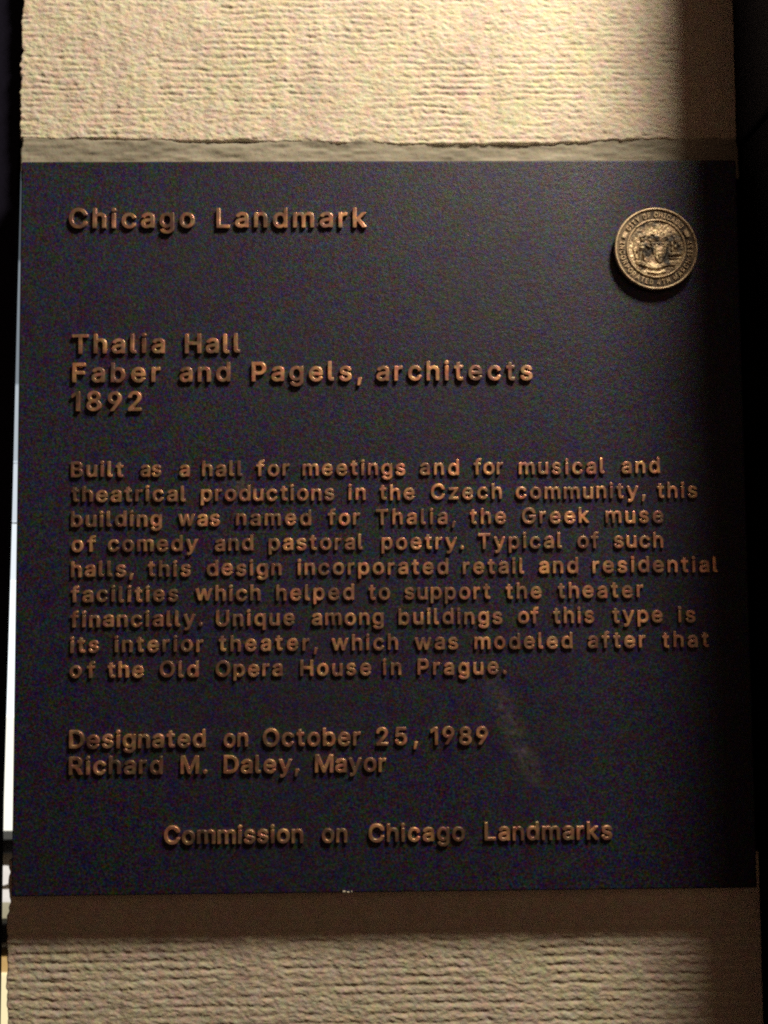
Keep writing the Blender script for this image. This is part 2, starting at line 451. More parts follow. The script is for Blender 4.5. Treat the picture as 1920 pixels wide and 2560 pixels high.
LINES = [  # capital height, baseline height, words with their left and right ends (mm on the plaque)
    (14.2, 228.5, [('Chicago', -208.8, -122.3), ('Landmark', -107.3, -3.5)]),
    (13.6, 141.2, [('Thalia', -205.6, -142.5), ('Hall', -128.6, -90.9)]),
    (13.6, 121.3, [('Faber', -205.4, -145.5), ('and', -132.3, -97.6), ('Pagels,', -83.0, -7.3), ('architects', 2.5, 110.0)]),
    (13.6, 101.4, [('1892', -205.8, -158.0)]),
    (10.7, 56.2, [('Built', -205.6, -170.3), ('as', -158.7, -144.5), ('a', -132.6, -124.8), ('hall', -116.6, -89.3), ('for', -79.9, -57.2), ('meetings', -48.4, 21.9), ('and', 31.7, 58.6), ('for', 68.4, 88.9), ('musical', 99.4, 158.4), ('and', 170.1, 196.5)]),
    (10.7, 38.7, [('theatrical', -205.1, -127.8), ('productions', -117.5, -26.7), ('in', -17.3, -5.3), ('the', 4.1, 28.1), ('Czech', 39.1, 87.7), ('community,', 97.2, 186.2), ('this', 194.1, 221.8)]),
    (10.7, 22.0, [('building', -205.3, -144.0), ('was', -132.8, -104.6), ('named', -93.6, -42.5), ('for', -31.2, -9.5), ('Thalia,', 1.5, 55.9), ('the', 65.4, 90.3), ('Greek', 101.1, 147.2), ('muse', 158.3, 198.2)]),
    (10.7, 5.5, [('of', -204.8, -188.6), ('comedy', -180.2, -119.6), ('and', -108.0, -82.0), ('pastoral', -71.4, -7.4), ('poetry.', 5.1, 61.4), ('Typical', 70.9, 128.3), ('of', 138.7, 153.5), ('such', 163.6, 197.5)]),
    (10.7, -11.7, [('halls,', -204.9, -162.9), ('this', -153.2, -124.2), ('design', -113.3, -62.7), ('incorporated', -52.0, 50.5), ('retail', 60.3, 102.1), ('and', 112.2, 139.0), ('residential', 148.7, 234.4)]),
    (10.7, -28.1, [('facilities', -205.0, -132.6), ('which', -121.0, -77.0), ('helped', -66.4, -13.6), ('to', -3.9, 10.8), ('support', 20.5, 78.9), ('the', 89.3, 113.8), ('theater', 124.8, 183.1)]),
    (10.7, -45.5, [('financially.', -205.1, -116.0), ('Unique', -107.0, -54.0), ('among', -42.4, 6.3), ('buildings', 16.3, 86.8), ('of', 97.2, 111.6), ('this', 121.3, 149.3), ('type', 161.6, 195.9), ('is', 206.3, 218.3)]),
    (10.7, -62.6, [('its', -205.0, -185.8), ('interior', -175.2, -115.6), ('theater,', -105.1, -38.4), ('which', -29.1, 15.9), ('was', 27.1, 56.5), ('modeled', 67.5, 134.2), ('after', 144.6, 183.9), ('that', 195.2, 227.0)]),
    (10.7, -79.0, [('of', -205.1, -188.1), ('the', -179.7, -155.6), ('Old', -144.7, -118.7), ('Opera', -107.2, -62.1), ('House', -50.3, -2.4), ('in', 5.4, 17.9), ('Prague.', 28.8, 89.1)]),
    (11.9, -125.8, [('Designated', -204.9, -113.9), ('on', -101.8, -85.4), ('October', -75.5, -9.8), ('25,', 0.7, 28.7), ('1989', 37.1, 76.0)]),
    (11.9, -143.2, [('Richard', -205.0, -142.5), ('M.', -130.5, -112.6), ('Daley,', -101.8, -51.1), ('Mayor', -40.6, 7.1)]),
    (11.9, -189.5, [('Commission', -141.3, -48.5), ('on', -36.1, -19.2), ('Chicago', -5.0, 59.6), ('Landmarks', 72.6, 158.5)]),
]
# outlines of the cast letters, thousandths of the capital height
GLYPHS = {
    ',': '18,-212 39,-216 115,-216 132,-211 144,-198 241,144 239,173 223,190 202,195 86,195 68,189 57,176 0,-171 2,-194',
    '.': '79,-1 97,-5 132,-5 178,12 202,34 218,57 228,92 227,133 215,162 200,186 167,211 132,224 97,224 44,202 26,186 10,162 0,133 0,86 15,47 50,12',
    '1': '251,7 272,3 383,4 401,13 411,36 411,958 408,975 401,987 377,997 243,997 220,992 16,846 5,835 0,818 1,689 10,672 27,663 45,664 62,673 214,782 226,786 232,781 233,42 237,21',
    '2': '18,7 45,3 616,3 640,9 653,25 655,141 645,159 634,166 290,169 277,171 271,176 348,263 436,351 552,485 610,581 625,614 643,707 644,730 637,783 621,829 592,882 558,923 517,957 459,986 412,1002 366,1009 278,1008 197,989 144,962 92,923 58,882 28,829 7,759 6,707 11,684 22,673 33,669 138,668 162,673 175,689 185,748 203,789 237,821 266,835 296,842 331,842 395,829 430,809 459,765 467,719 451,643 388,550 272,422 22,159 5,136 0,118 0,36 5,19',
    '3': '282,-5 307,-9 400,-9 464,3 511,19 557,43 610,83 649,129 681,188 695,228 701,263 701,328 695,368 683,403 656,460 633,491 604,521 557,554 499,580 438,596 434,602 465,642 586,776 656,860 661,881 660,963 655,981 639,994 616,997 85,997 62,991 48,975 47,858 56,841 67,833 382,830 396,829 402,823 393,806 231,625 214,602 209,578 210,485 219,468 231,460 342,457 388,450 435,434 476,409 508,363 516,339 523,298 516,258 493,212 474,193 441,175 347,158 272,170 225,195 207,212 195,234 177,293 161,306 27,308 9,298 0,281 0,246 13,193 34,147 73,94 120,55 172,25 231,5',
    '4': '461,7 482,3 575,3 599,9 609,19 615,36 616,188 628,195 721,198 737,211 743,229 743,328 733,351 715,360 628,362 616,369 615,614 605,637 587,646 476,647 459,642 447,629 443,608 443,380 442,369 436,363 232,362 220,364 216,369 223,386 549,940 555,958 554,975 541,991 523,997 412,997 395,991 383,981 5,345 0,328 1,223 10,206 22,198 436,194 442,188 443,176 444,31 448,19',
    '5': '265,-5 290,-9 366,-9 412,-2 465,16 515,42 546,65 599,118 627,158 641,188 659,240 666,281 667,380 659,427 641,479 621,520 593,561 559,596 504,637 447,662 377,676 325,676 249,663 220,651 209,654 207,677 226,823 232,829 243,830 599,833 610,841 618,852 621,881 620,969 610,986 599,994 575,997 103,997 80,991 67,975 17,549 17,497 23,479 33,469 45,464 156,452 171,456 243,496 325,510 371,502 395,494 446,456 474,409 488,363 488,299 476,258 462,228 444,205 418,185 389,169 348,158 325,158 266,170 227,193 192,228 173,284 156,300 33,303 16,297 5,287 0,269 0,246 14,188 37,141 57,112 109,59 138,40 197,11',
    '7': '82,7 103,3 220,3 237,9 249,21 657,831 661,853 661,964 656,981 645,991 622,997 39,997 18,993 5,981 0,964 0,864 5,847 22,834 436,831 448,829 454,824 69,54 64,36 67,25',
    '8': '283,-5 308,-9 395,-9 442,-2 494,11 564,43 623,89 656,129 675,161 688,193 702,263 702,310 696,345 683,386 652,444 623,479 573,520 571,526 611,567 627,590 648,631 661,672 667,712 667,747 648,835 621,881 599,911 552,950 482,988 401,1008 302,1008 261,1001 203,982 173,968 133,940 87,893 55,841 43,811 35,771 35,689 49,637 75,584 128,526 57,456 37,427 18,386 7,351 0,310 0,246 14,188 41,135 63,106 103,66 144,40 191,17 255,-2|308,158 243,179 220,195 200,217 185,246 178,281 179,304 194,351 210,374 233,398 296,426 331,433 372,433 424,421 448,409 482,384 503,357 515,328 518,263 506,227 471,189 436,170 389,158|337,600 273,615 255,626 234,648 220,672 213,695 213,747 220,771 238,800 257,817 278,829 354,842 424,829 464,800 482,765 489,736 490,712 477,666 455,637 430,616 366,600',
    '9': '141,7 162,3 278,3 296,9 313,25 522,328 624,509 641,555 655,620 655,724 636,806 616,847 570,911 529,946 465,983 418,1000 377,1008 284,1008 220,995 156,966 126,946 62,882 37,841 14,789 0,719 1,625 20,550 58,480 115,421 185,381 237,365 325,358 330,357 331,351 128,54 123,31 128,19|301,514 254,532 214,563 189,608 179,637 175,678 179,719 191,754 220,800 266,833 331,848 371,839 406,824 446,789 465,759 476,724 483,689 483,660 465,596 442,561 418,539 395,526 360,515',
    'A': '17,7 38,3 149,3 167,6 178,13 197,54 266,252 271,261 289,265 604,263 611,252 684,48 703,13 726,3 843,3 860,9 872,21 876,36 874,60 553,934 534,979 520,993 499,997 371,997 353,991 339,975 7,66 0,31 5,19|341,432 332,439 333,445 423,713 435,740 441,739 543,439 540,434 528,432',
    'B': '18,7 39,3 418,3 477,10 547,29 599,55 628,77 658,106 683,141 700,176 713,223 713,345 698,396 668,450 623,497 590,520 588,526 652,596 665,620 679,672 678,771 659,835 645,864 622,894 588,929 541,960 483,983 407,997 39,997 18,993 6,981 0,952 0,42 4,21|185,170 179,176 178,188 178,410 179,421 185,427 360,428 442,415 493,386 512,367 531,334 542,287 533,246 512,212 477,188 442,177 395,169|185,590 179,596 178,608 178,812 179,824 185,829 378,831 418,823 442,815 466,800 493,765 500,748 505,713 500,684 483,644 448,614 418,602 354,589',
    'C': '370,-5 395,-9 506,-8 570,5 661,42 722,83 786,153 805,182 831,234 847,281 853,328 848,339 836,351 815,355 698,354 686,350 676,339 643,263 593,208 529,176 459,163 418,163 342,184 319,196 272,230 240,269 219,304 202,345 185,409 178,462 178,543 197,637 208,672 228,712 256,753 303,794 336,812 377,829 412,836 459,836 517,829 593,791 633,753 655,712 675,662 689,648 710,644 820,644 838,649 848,660 853,672 853,689 834,759 803,821 768,870 721,917 675,950 587,990 471,1008 383,1008 301,988 222,951 173,917 109,853 87,823 45,746 12,648 0,555 0,444 14,345 31,287 66,211 109,146 173,83 202,60 272,23 325,5',
    'D': '18,7 39,3 366,3 465,17 529,37 582,63 622,90 698,164 726,206 758,270 776,322 789,380 796,445 796,573 789,620 764,719 741,771 720,806 681,859 646,894 582,939 523,965 471,983 383,997 39,997 18,993 6,981 0,952 0,42 4,21|185,170 179,176 178,188 179,824 185,830 197,831 354,831 401,823 465,804 529,764 558,729 585,684 611,608 618,561 617,433 605,375 587,322 552,265 528,241 494,214 453,194 395,177 354,170',
    'E': '18,7 45,3 599,3 620,7 633,19 638,36 638,136 633,153 617,166 197,169 185,171 179,176 178,188 178,404 179,415 185,421 570,423 587,428 598,439 604,468 602,561 593,579 582,586 185,590 179,596 178,608 179,824 185,830 197,831 611,834 627,847 633,870 632,964 627,981 617,991 593,997 39,997 18,993 6,981 0,952 0,42 4,21',
    'F': '18,7 39,3 144,3 162,9 175,25 178,392 179,404 185,410 552,411 576,421 585,439 585,550 576,567 564,575 185,579 179,585 178,596 179,824 185,830 197,831 605,834 621,847 627,870 627,964 621,981 611,991 587,997 39,997 18,993 6,981 0,952 0,42 4,21',
    'G': '371,-5 395,-9 494,-9 541,-2 611,17 663,40 687,55 739,94 763,118 814,188 842,252 859,322 861,368 866,398 866,502 860,520 850,530 826,536 483,536 459,530 449,520 444,508 443,403 453,380 477,370 663,370 675,368 681,363 681,345 664,293 637,246 611,218 564,187 517,170 465,163 418,163 383,170 325,193 273,230 243,265 220,304 197,363 178,456 178,537 185,590 208,672 235,724 278,775 337,814 378,829 418,836 459,836 535,821 592,788 627,753 646,724 675,662 692,647 821,644 838,649 851,666 853,701 837,753 802,823 757,882 698,933 640,968 570,994 512,1007 383,1008 319,996 243,965 162,911 121,870 69,794 30,707 13,648 7,607 0,537 0,444 7,392 30,293 69,207 127,123 208,55 273,23 325,5',
    'H': '18,7 39,3 144,3 162,9 175,25 178,415 185,427 197,429 599,427 605,421 606,410 609,25 622,9 646,3 757,3 774,9 784,19 790,48 790,958 786,979 774,991 751,997 640,997 622,991 609,975 606,608 599,596 587,595 185,596 179,602 178,614 175,975 162,991 139,997 34,997 16,991 6,981 0,952 0,42 4,21',
    'I': '18,7 39,3 459,3 482,9 496,25 498,136 488,159 465,169 348,170 342,176 341,188 341,818 348,829 354,831 471,832 482,836 493,847 498,864 498,964 493,981 476,994 39,997 16,991 2,975 0,864 10,841 33,831 150,830 156,824 157,812 156,176 144,169 33,169 10,159 0,136 0,36 5,19',
    'L': '18,7 45,3 582,3 605,13 615,36 614,141 605,159 593,166 197,169 185,170 179,176 178,958 175,975 168,987 144,997 28,996 10,987 0,964 0,42 4,21',
    'M': '18,7 39,3 144,4 162,13 171,31 172,567 174,599 179,609 208,544 411,31 430,9 459,3 552,4 564,9 576,21 809,607 815,599 816,561 816,48 819,25 832,9 850,3 961,3 984,13 991,25 994,42 994,946 993,969 984,987 961,997 797,997 780,991 764,975 500,292 494,294 488,306 449,415 251,923 225,981 208,994 191,997 34,997 10,987 3,975 0,958 0,48 3,25',
    'N': '18,7 39,3 150,4 168,13 177,31 178,643 179,667 185,674 197,661 262,550 605,13 628,3 762,3 783,7 796,19 802,48 802,958 797,979 786,991 762,997 652,996 634,987 625,969 624,357 622,333 617,326 605,339 203,975 183,993 162,997 34,997 16,991 6,981 0,952 0,42 4,21',
    'O': '371,-5 395,-9 500,-9 570,5 611,19 675,51 727,88 768,129 796,164 840,240 869,316 888,415 889,572 882,625 857,718 838,764 808,817 768,870 733,905 663,956 617,979 570,994 512,1007 383,1008 325,996 268,975 226,954 173,917 115,858 87,823 66,788 32,712 7,607 0,549 0,450 13,357 34,282 57,228 86,178 115,141 168,88 220,49 273,23 325,5|418,163 366,176 319,196 273,228 229,287 208,328 185,409 178,462 178,543 185,590 208,672 229,712 273,770 312,800 372,827 412,836 482,836 547,817 598,788 639,747 669,702 692,648 711,567 711,432 704,392 678,316 640,253 610,223 577,199 517,172 477,163',
    'P': '18,7 39,3 144,3 162,9 174,21 178,42 178,322 179,334 185,340 360,341 383,346 430,348 506,367 552,390 582,410 640,468 666,509 682,550 696,602 702,660 697,736 690,765 674,812 639,876 593,923 547,954 477,983 401,997 39,997 18,993 6,981 0,952 0,42 4,21|185,509 179,515 178,526 178,812 179,824 185,829 378,830 436,815 459,803 483,783 500,760 511,730 518,701 519,643 503,590 491,567 476,550 453,533 424,521 360,508',
    'R': '18,7 39,3 144,3 162,9 174,21 178,42 178,351 185,363 197,364 337,364 354,360 533,31 552,9 576,3 698,3 716,9 726,19 731,36 727,60 547,392 549,404 594,433 640,479 657,505 688,573 703,655 702,713 696,754 682,806 668,835 629,894 599,923 552,954 483,983 407,997 39,997 18,993 6,981 0,952 0,42 4,21|185,532 179,538 178,550 178,812 179,824 185,829 378,830 442,815 469,800 493,777 517,724 523,678 517,637 507,608 493,585 471,562 430,544 366,531',
    'T': '315,7 336,3 447,4 465,13 474,31 476,824 482,830 494,831 727,831 750,836 761,847 766,864 766,958 761,981 745,994 721,997 39,997 16,991 2,975 0,864 5,847 18,835 39,831 278,831 290,830 296,824 297,42 301,21',
    'U': '324,-8 348,-12 453,-11 523,2 599,32 663,74 711,121 744,167 762,202 783,272 790,319 790,960 784,984 768,997 646,999 628,994 615,978 612,954 612,371 605,313 582,255 552,215 523,193 488,176 424,160 360,161 308,173 278,188 227,226 208,255 187,301 178,354 178,954 174,981 162,994 150,999 39,1000 16,994 3,978 0,954 0,313 14,243 28,202 58,150 74,126 127,74 185,34 232,14 273,1',
    'Y': '362,7 383,3 488,3 505,9 517,21 521,42 523,404 860,946 864,969 860,981 847,993 826,997 703,997 686,994 674,987 435,597 424,607 358,719 190,987 167,997 39,997 18,993 4,979 0,964 5,946 342,404 344,36 349,19',
    'a': '213,-9 232,-13 284,-13 354,0 383,7 441,40 465,10 488,5 593,6 610,15 620,32 621,545 608,604 574,668 541,703 500,728 430,757 395,764 325,771 208,753 169,738 109,702 73,668 45,631 20,580 20,557 33,541 150,506 173,512 191,528 216,563 258,592 278,599 336,605 383,598 417,580 435,557 446,505 439,493 395,480 220,455 105,417 62,388 45,370 8,306 0,266 0,196 8,155 29,108 56,73 86,44 109,28 150,7 191,-6|290,148 226,161 193,184 177,231 185,260 237,295 319,313 442,330 448,318 447,271 439,242 417,201 399,184 366,163',
    'b': '295,-8 319,-12 395,-12 471,8 521,33 552,56 593,97 615,127 642,173 659,220 672,272 679,319 679,441 661,535 628,609 576,681 529,720 465,752 412,765 354,772 290,765 249,753 191,713 176,710 172,727 172,960 168,981 156,994 138,999 28,999 16,994 6,984 0,960 1,33 10,16 28,7 138,6 162,16 169,27 173,46 179,52 243,8|337,149 302,156 267,169 238,190 221,208 202,237 191,266 172,354 172,406 178,447 191,500 205,529 226,557 255,584 284,599 319,606 360,605 389,599 418,584 446,564 474,523 488,488 501,436 507,383 501,325 492,290 474,237 447,198 434,185 401,164 378,156',
    'c': '283,-8 301,-12 366,-12 447,1 476,11 544,45 621,121 640,157 661,214 656,237 640,251 546,276 523,276 499,261 471,210 440,179 395,158 342,149 307,156 272,169 237,194 214,225 195,266 178,331 178,424 193,482 208,520 233,558 255,579 290,596 325,605 360,605 401,598 452,570 473,546 500,494 523,484 541,485 640,510 651,517 660,535 659,558 621,634 546,710 482,744 459,752 348,772 284,765 214,746 173,726 121,687 69,628 34,564 18,523 0,430 0,331 7,284 26,214 43,173 64,138 80,115 115,79 144,50 167,34 208,14',
    'd': '266,-8 284,-12 360,-12 406,-4 451,16 506,57 511,51 518,22 529,11 541,7 651,7 669,16 676,27 679,51 679,960 673,984 657,997 541,999 523,994 513,984 507,960 507,727 502,710 494,711 459,738 424,756 383,766 325,772 272,766 202,746 163,727 138,708 85,657 60,622 20,535 7,482 0,430 0,331 7,278 18,231 40,173 69,121 92,91 121,62 167,29 202,11|342,149 296,158 272,169 237,193 217,220 197,261 178,336 178,430 193,488 209,529 226,551 261,584 290,599 325,606 366,605 395,599 424,584 447,566 468,540 488,500 507,424 506,336 494,278 475,231 447,191 418,170 383,156',
    'e': '289,-8 313,-12 406,-11 471,2 533,27 575,56 627,109 659,167 666,191 665,208 657,220 640,233 523,258 506,249 465,189 424,163 348,149 307,156 261,176 221,208 197,249 183,296 181,307 185,312 645,315 669,325 679,348 679,447 666,517 645,581 622,626 599,657 564,692 517,726 494,738 447,754 342,772 278,765 208,744 162,720 132,698 97,663 58,610 31,558 7,476 0,424 0,325 12,255 34,191 75,121 138,57 169,33 214,12|197,470 186,476 189,494 205,529 226,557 249,578 278,594 325,606 377,604 412,593 440,575 474,535 493,482 488,471 476,469',
    'f': '152,7 173,3 284,4 301,13 311,31 313,596 325,603 447,606 465,622 469,649 469,724 459,748 436,758 319,759 312,771 312,824 321,847 342,864 371,872 412,866 441,867 453,871 463,882 491,969 491,993 487,1004 476,1015 441,1029 354,1037 266,1018 237,1007 214,992 174,952 148,905 134,847 132,765 121,758 27,757 10,748 1,730 0,637 10,614 27,605 121,603 132,596 134,42 138,21',
    'g': '277,-269 302,-273 395,-273 442,-266 523,-241 570,-215 611,-181 639,-146 659,-111 672,-71 679,-30 679,717 675,743 657,759 628,762 535,759 517,743 512,710 506,704 442,748 383,767 278,767 238,759 162,725 121,694 86,659 64,629 26,553 7,483 0,437 0,338 7,285 20,233 34,198 52,163 91,110 121,81 156,55 203,33 278,13 372,13 407,19 446,34 494,69 500,71 506,65 507,-1 485,-59 471,-75 447,-91 407,-105 378,-112 348,-113 273,-99 214,-64 173,-19 156,-14 138,-15 121,-22 45,-66 35,-76 30,-94 35,-111 74,-164 109,-199 203,-253|325,173 284,184 261,195 232,216 208,249 195,279 178,338 178,437 202,512 220,546 244,571 267,587 296,600 325,607 360,607 401,597 446,571 483,518 507,437 507,332 483,256 464,227 442,205 395,180 360,173',
    'h': '18,7 39,3 138,3 156,9 169,25 172,450 179,497 197,539 220,572 267,596 296,603 348,603 384,590 417,561 436,526 449,450 449,42 455,19 465,9 482,3 587,3 611,13 621,36 621,515 607,590 587,637 547,695 512,723 465,750 395,769 319,769 261,757 208,733 179,713 173,718 172,730 171,969 162,987 138,997 28,996 10,987 0,964 0,42 4,21',
    'i': '41,7 62,3 167,4 184,13 193,31 194,719 189,742 178,752 167,757 50,757 33,748 23,730 22,42 27,21|78,818 97,814 126,814 165,829 200,864 217,899 217,940 200,975 167,1009 126,1025 97,1026 67,1019 38,1003 10,969 0,940 0,899 10,870 33,841 58,824',
    'k': '18,7 39,3 138,3 156,9 166,19 172,42 173,270 180,281 208,307 220,303 242,276 453,9 477,3 611,3 634,13 643,31 642,48 633,66 348,427 355,439 448,532 471,561 611,701 620,719 617,740 605,752 587,758 459,758 436,752 197,509 177,497 173,502 172,520 172,964 162,987 138,997 28,996 10,987 0,964 0,42 4,21',
    'l': '137,3 156,-1 220,-2 273,7 284,14 292,26 294,55 282,119 271,148 261,159 249,163 208,159 191,163 184,172 173,224 171,970 162,988 144,997 34,998 10,988 3,976 0,959 0,154 11,108 45,49 86,21 115,7',
    'm': '18,7 39,3 139,3 156,9 168,21 172,42 172,468 180,515 194,550 219,579 243,592 308,608 343,600 378,578 397,550 408,503 411,25 424,9 442,3 547,3 570,13 577,25 580,42 582,485 598,550 606,561 640,593 698,609 756,596 784,579 801,555 809,526 813,25 826,9 844,3 949,3 972,9 984,21 988,42 988,503 983,526 981,573 974,602 955,647 936,678 891,724 867,741 786,769 710,769 640,755 607,742 529,685 517,681 483,719 453,741 389,769 313,769 255,757 222,742 179,713 174,718 169,736 162,748 144,757 39,758 16,752 4,740 0,719 0,48 3,25',
    'n': '18,7 39,3 139,3 156,9 169,25 172,450 180,497 197,539 220,572 267,596 296,603 348,603 384,590 417,561 436,526 449,450 449,42 455,19 471,6 500,3 593,4 605,9 615,19 621,42 621,503 614,561 595,620 581,649 564,672 512,723 465,750 424,763 383,770 319,769 261,757 208,733 179,713 174,718 169,736 162,748 144,757 34,758 16,752 6,742 0,713 0,42 4,21',
    'o': '283,-8 307,-12 389,-12 430,-5 494,16 546,46 599,91 639,144 676,226 690,278 697,342 696,430 690,476 671,546 636,616 605,657 564,698 541,714 482,746 412,765 348,772 284,765 214,746 156,714 97,663 58,610 20,529 7,470 0,430 0,331 7,284 20,231 45,169 80,115 150,46 208,14|342,149 307,156 272,169 237,194 217,220 197,261 179,325 178,418 197,494 209,523 238,564 266,586 296,599 325,605 366,606 424,590 447,574 474,546 497,505 511,465 523,377 518,325 505,272 491,237 465,198 418,166 389,156',
    'p': '18,-255 39,-259 139,-259 156,-254 168,-241 172,-220 172,37 174,48 179,52 238,11 261,0 290,-7 360,-14 418,-7 448,0 512,29 564,66 610,118 645,182 672,270 679,322 679,439 672,486 659,538 625,614 594,661 553,701 523,724 477,747 389,770 313,769 249,753 226,741 179,706 174,712 166,742 156,753 144,757 28,757 10,748 3,736 0,713 0,-220 4,-241|313,152 273,165 249,179 221,206 206,229 189,270 178,311 172,352 172,410 191,497 227,561 243,576 278,596 302,603 337,607 376,602 401,594 429,579 453,554 477,515 492,474 501,439 507,381 494,293 480,252 458,212 424,178 395,162 360,152',
    'q': '525,-255 546,-259 651,-258 669,-249 678,-231 679,713 676,736 669,748 651,757 541,757 529,753 518,742 511,709 506,704 447,744 401,763 360,770 296,770 226,756 181,736 120,696 87,661 52,608 37,579 18,526 0,433 0,328 14,247 40,171 80,107 144,44 214,6 261,-7 319,-14 389,-7 430,5 488,45 503,48 507,31 507,-226 513,-243|319,152 284,162 250,182 227,206 208,235 193,270 178,328 178,427 202,515 237,567 284,596 342,607 383,602 413,591 447,567 474,532 492,491 506,427 507,340 499,299 482,247 468,217 447,194 424,174 395,159 366,152',
    'r': '18,7 39,3 139,3 156,9 168,21 172,42 172,462 181,509 190,532 206,555 232,576 255,588 284,597 383,599 401,608 411,631 411,736 405,754 393,765 372,770 290,769 238,755 179,723 174,726 162,748 139,758 28,757 16,752 4,740 0,713 0,42 4,21',
    's': '235,-8 260,-12 336,-12 388,-5 446,14 493,37 534,68 568,109 582,132 601,191 602,261 594,296 568,348 534,383 493,411 464,426 429,439 295,471 219,502 207,511 200,523 195,540 196,552 213,580 242,599 295,612 335,610 376,596 406,568 429,528 452,514 476,514 557,531 569,536 579,546 585,564 582,587 534,681 505,710 476,729 441,746 376,765 307,772 237,765 172,746 137,729 79,686 56,657 33,616 23,581 23,494 31,465 42,436 57,412 91,377 120,357 167,335 225,315 359,284 388,272 411,255 421,237 424,220 421,208 410,191 394,174 365,160 318,149 272,150 213,170 181,202 161,249 143,258 120,258 38,241 17,231 5,220 0,208 0,191 16,144 45,92 73,62 120,29 145,16 190,1',
    't': '270,0 289,-4 359,-4 406,2 429,17 438,35 438,52 421,134 411,151 388,161 330,156 301,163 288,175 282,198 283,595 295,601 394,603 411,612 421,635 421,734 411,752 394,761 295,763 283,769 281,892 276,909 266,920 242,925 132,924 114,915 105,898 102,769 91,763 27,761 9,752 2,740 0,630 9,612 21,605 91,601 103,595 104,204 111,146 120,118 139,82 167,48 192,29 225,12',
    'u': '213,-2 232,-6 296,-6 337,0 383,16 416,33 442,51 447,46 455,21 465,11 477,6 587,6 605,11 617,24 621,50 621,721 617,742 603,756 582,760 482,760 465,755 452,738 449,325 441,272 424,224 395,191 360,170 325,160 273,160 232,176 212,190 194,214 179,255 172,301 172,721 166,744 156,755 138,760 39,760 18,756 4,742 0,721 0,249 14,173 46,103 92,50 162,10',
    'w': '228,7 249,3 354,3 371,9 382,19 505,443 511,443 522,415 635,25 651,9 668,3 773,3 797,13 808,32 822,71 1014,707 1016,730 1007,748 983,758 873,758 855,752 839,736 727,336 721,322 715,320 597,742 587,752 569,758 459,758 435,752 425,742 416,724 313,345 301,317 295,324 284,357 177,742 165,754 144,758 33,758 10,748 0,724 8,689 200,54 214,21',
    'y': '113,-259 132,-263 178,-263 242,-250 271,-240 318,-206 347,-177 388,-111 407,-72 693,674 707,727 702,744 691,755 668,760 557,760 540,755 529,744 365,290 359,276 353,272 341,295 183,738 167,755 143,760 32,760 15,755 5,744 0,721 13,680 259,33 246,-14 211,-78 178,-96 143,-97 108,-92 91,-101 83,-113 58,-194 58,-224 63,-235 73,-246 91,-254',
    'z': '18,7 45,3 564,3 585,7 598,19 603,36 603,136 598,153 581,166 272,169 260,171 254,176 284,222 592,625 597,643 597,724 592,742 581,752 558,758 51,758 30,754 17,742 12,724 12,631 17,614 33,600 336,597 348,596 354,590 5,136 0,118 0,36 5,19',
}


def glyph_curve(ch, sx=1.0, offset=-0.018, depth=0.13, bevel=0.024):
    cu = bpy.data.curves.new('glyph', 'CURVE')
    cu.dimensions = '2D'; cu.fill_mode = 'BOTH'
    for part in GLYPHS[ch].split('|'):
        pts = [tuple(int(v) / 1000 for v in p.split(',')) for p in part.split()]
        s = cu.splines.new('POLY'); s.points.add(len(pts) - 1)
        for i, (x, y) in enumerate(pts): s.points[i].co = (x * sx, y, 0, 1)
        s.use_cyclic_u = True
    cu.offset = offset; cu.extrude = depth; cu.bevel_depth = bevel; cu.bevel_resolution = 2
    return cu

def glyph_mesh(ch, **kw):
    """mesh of one letter, capital height 1, standing in x-z and facing -y, its foot at z = 0"""
    tmp = bpy.data.objects.new('tmp', glyph_curve(ch, **kw))
    COL.objects.link(tmp)
    bpy.context.view_layer.update()
    me = bpy.data.meshes.new_from_object(tmp.evaluated_get(bpy.context.evaluated_depsgraph_get()))
    bpy.data.objects.remove(tmp)
    me.transform(Matrix.Rotation(rad(90), 4, 'X'))
    xs = [v.co.x for v in me.vertices]
    x0, x1 = min(xs), max(xs)
    me.transform(Matrix.Translation((-x0, 0, 0)))
    return me, x1 - x0

WIDE = 1.03
LET = {}
def letter(ch):
    if ch not in LET:
        me, w = glyph_mesh(ch, sx=WIDE)
        me.materials.clear(); me.materials.append(BRONZE)
        LET[ch] = (me, w)
    return LET[ch]

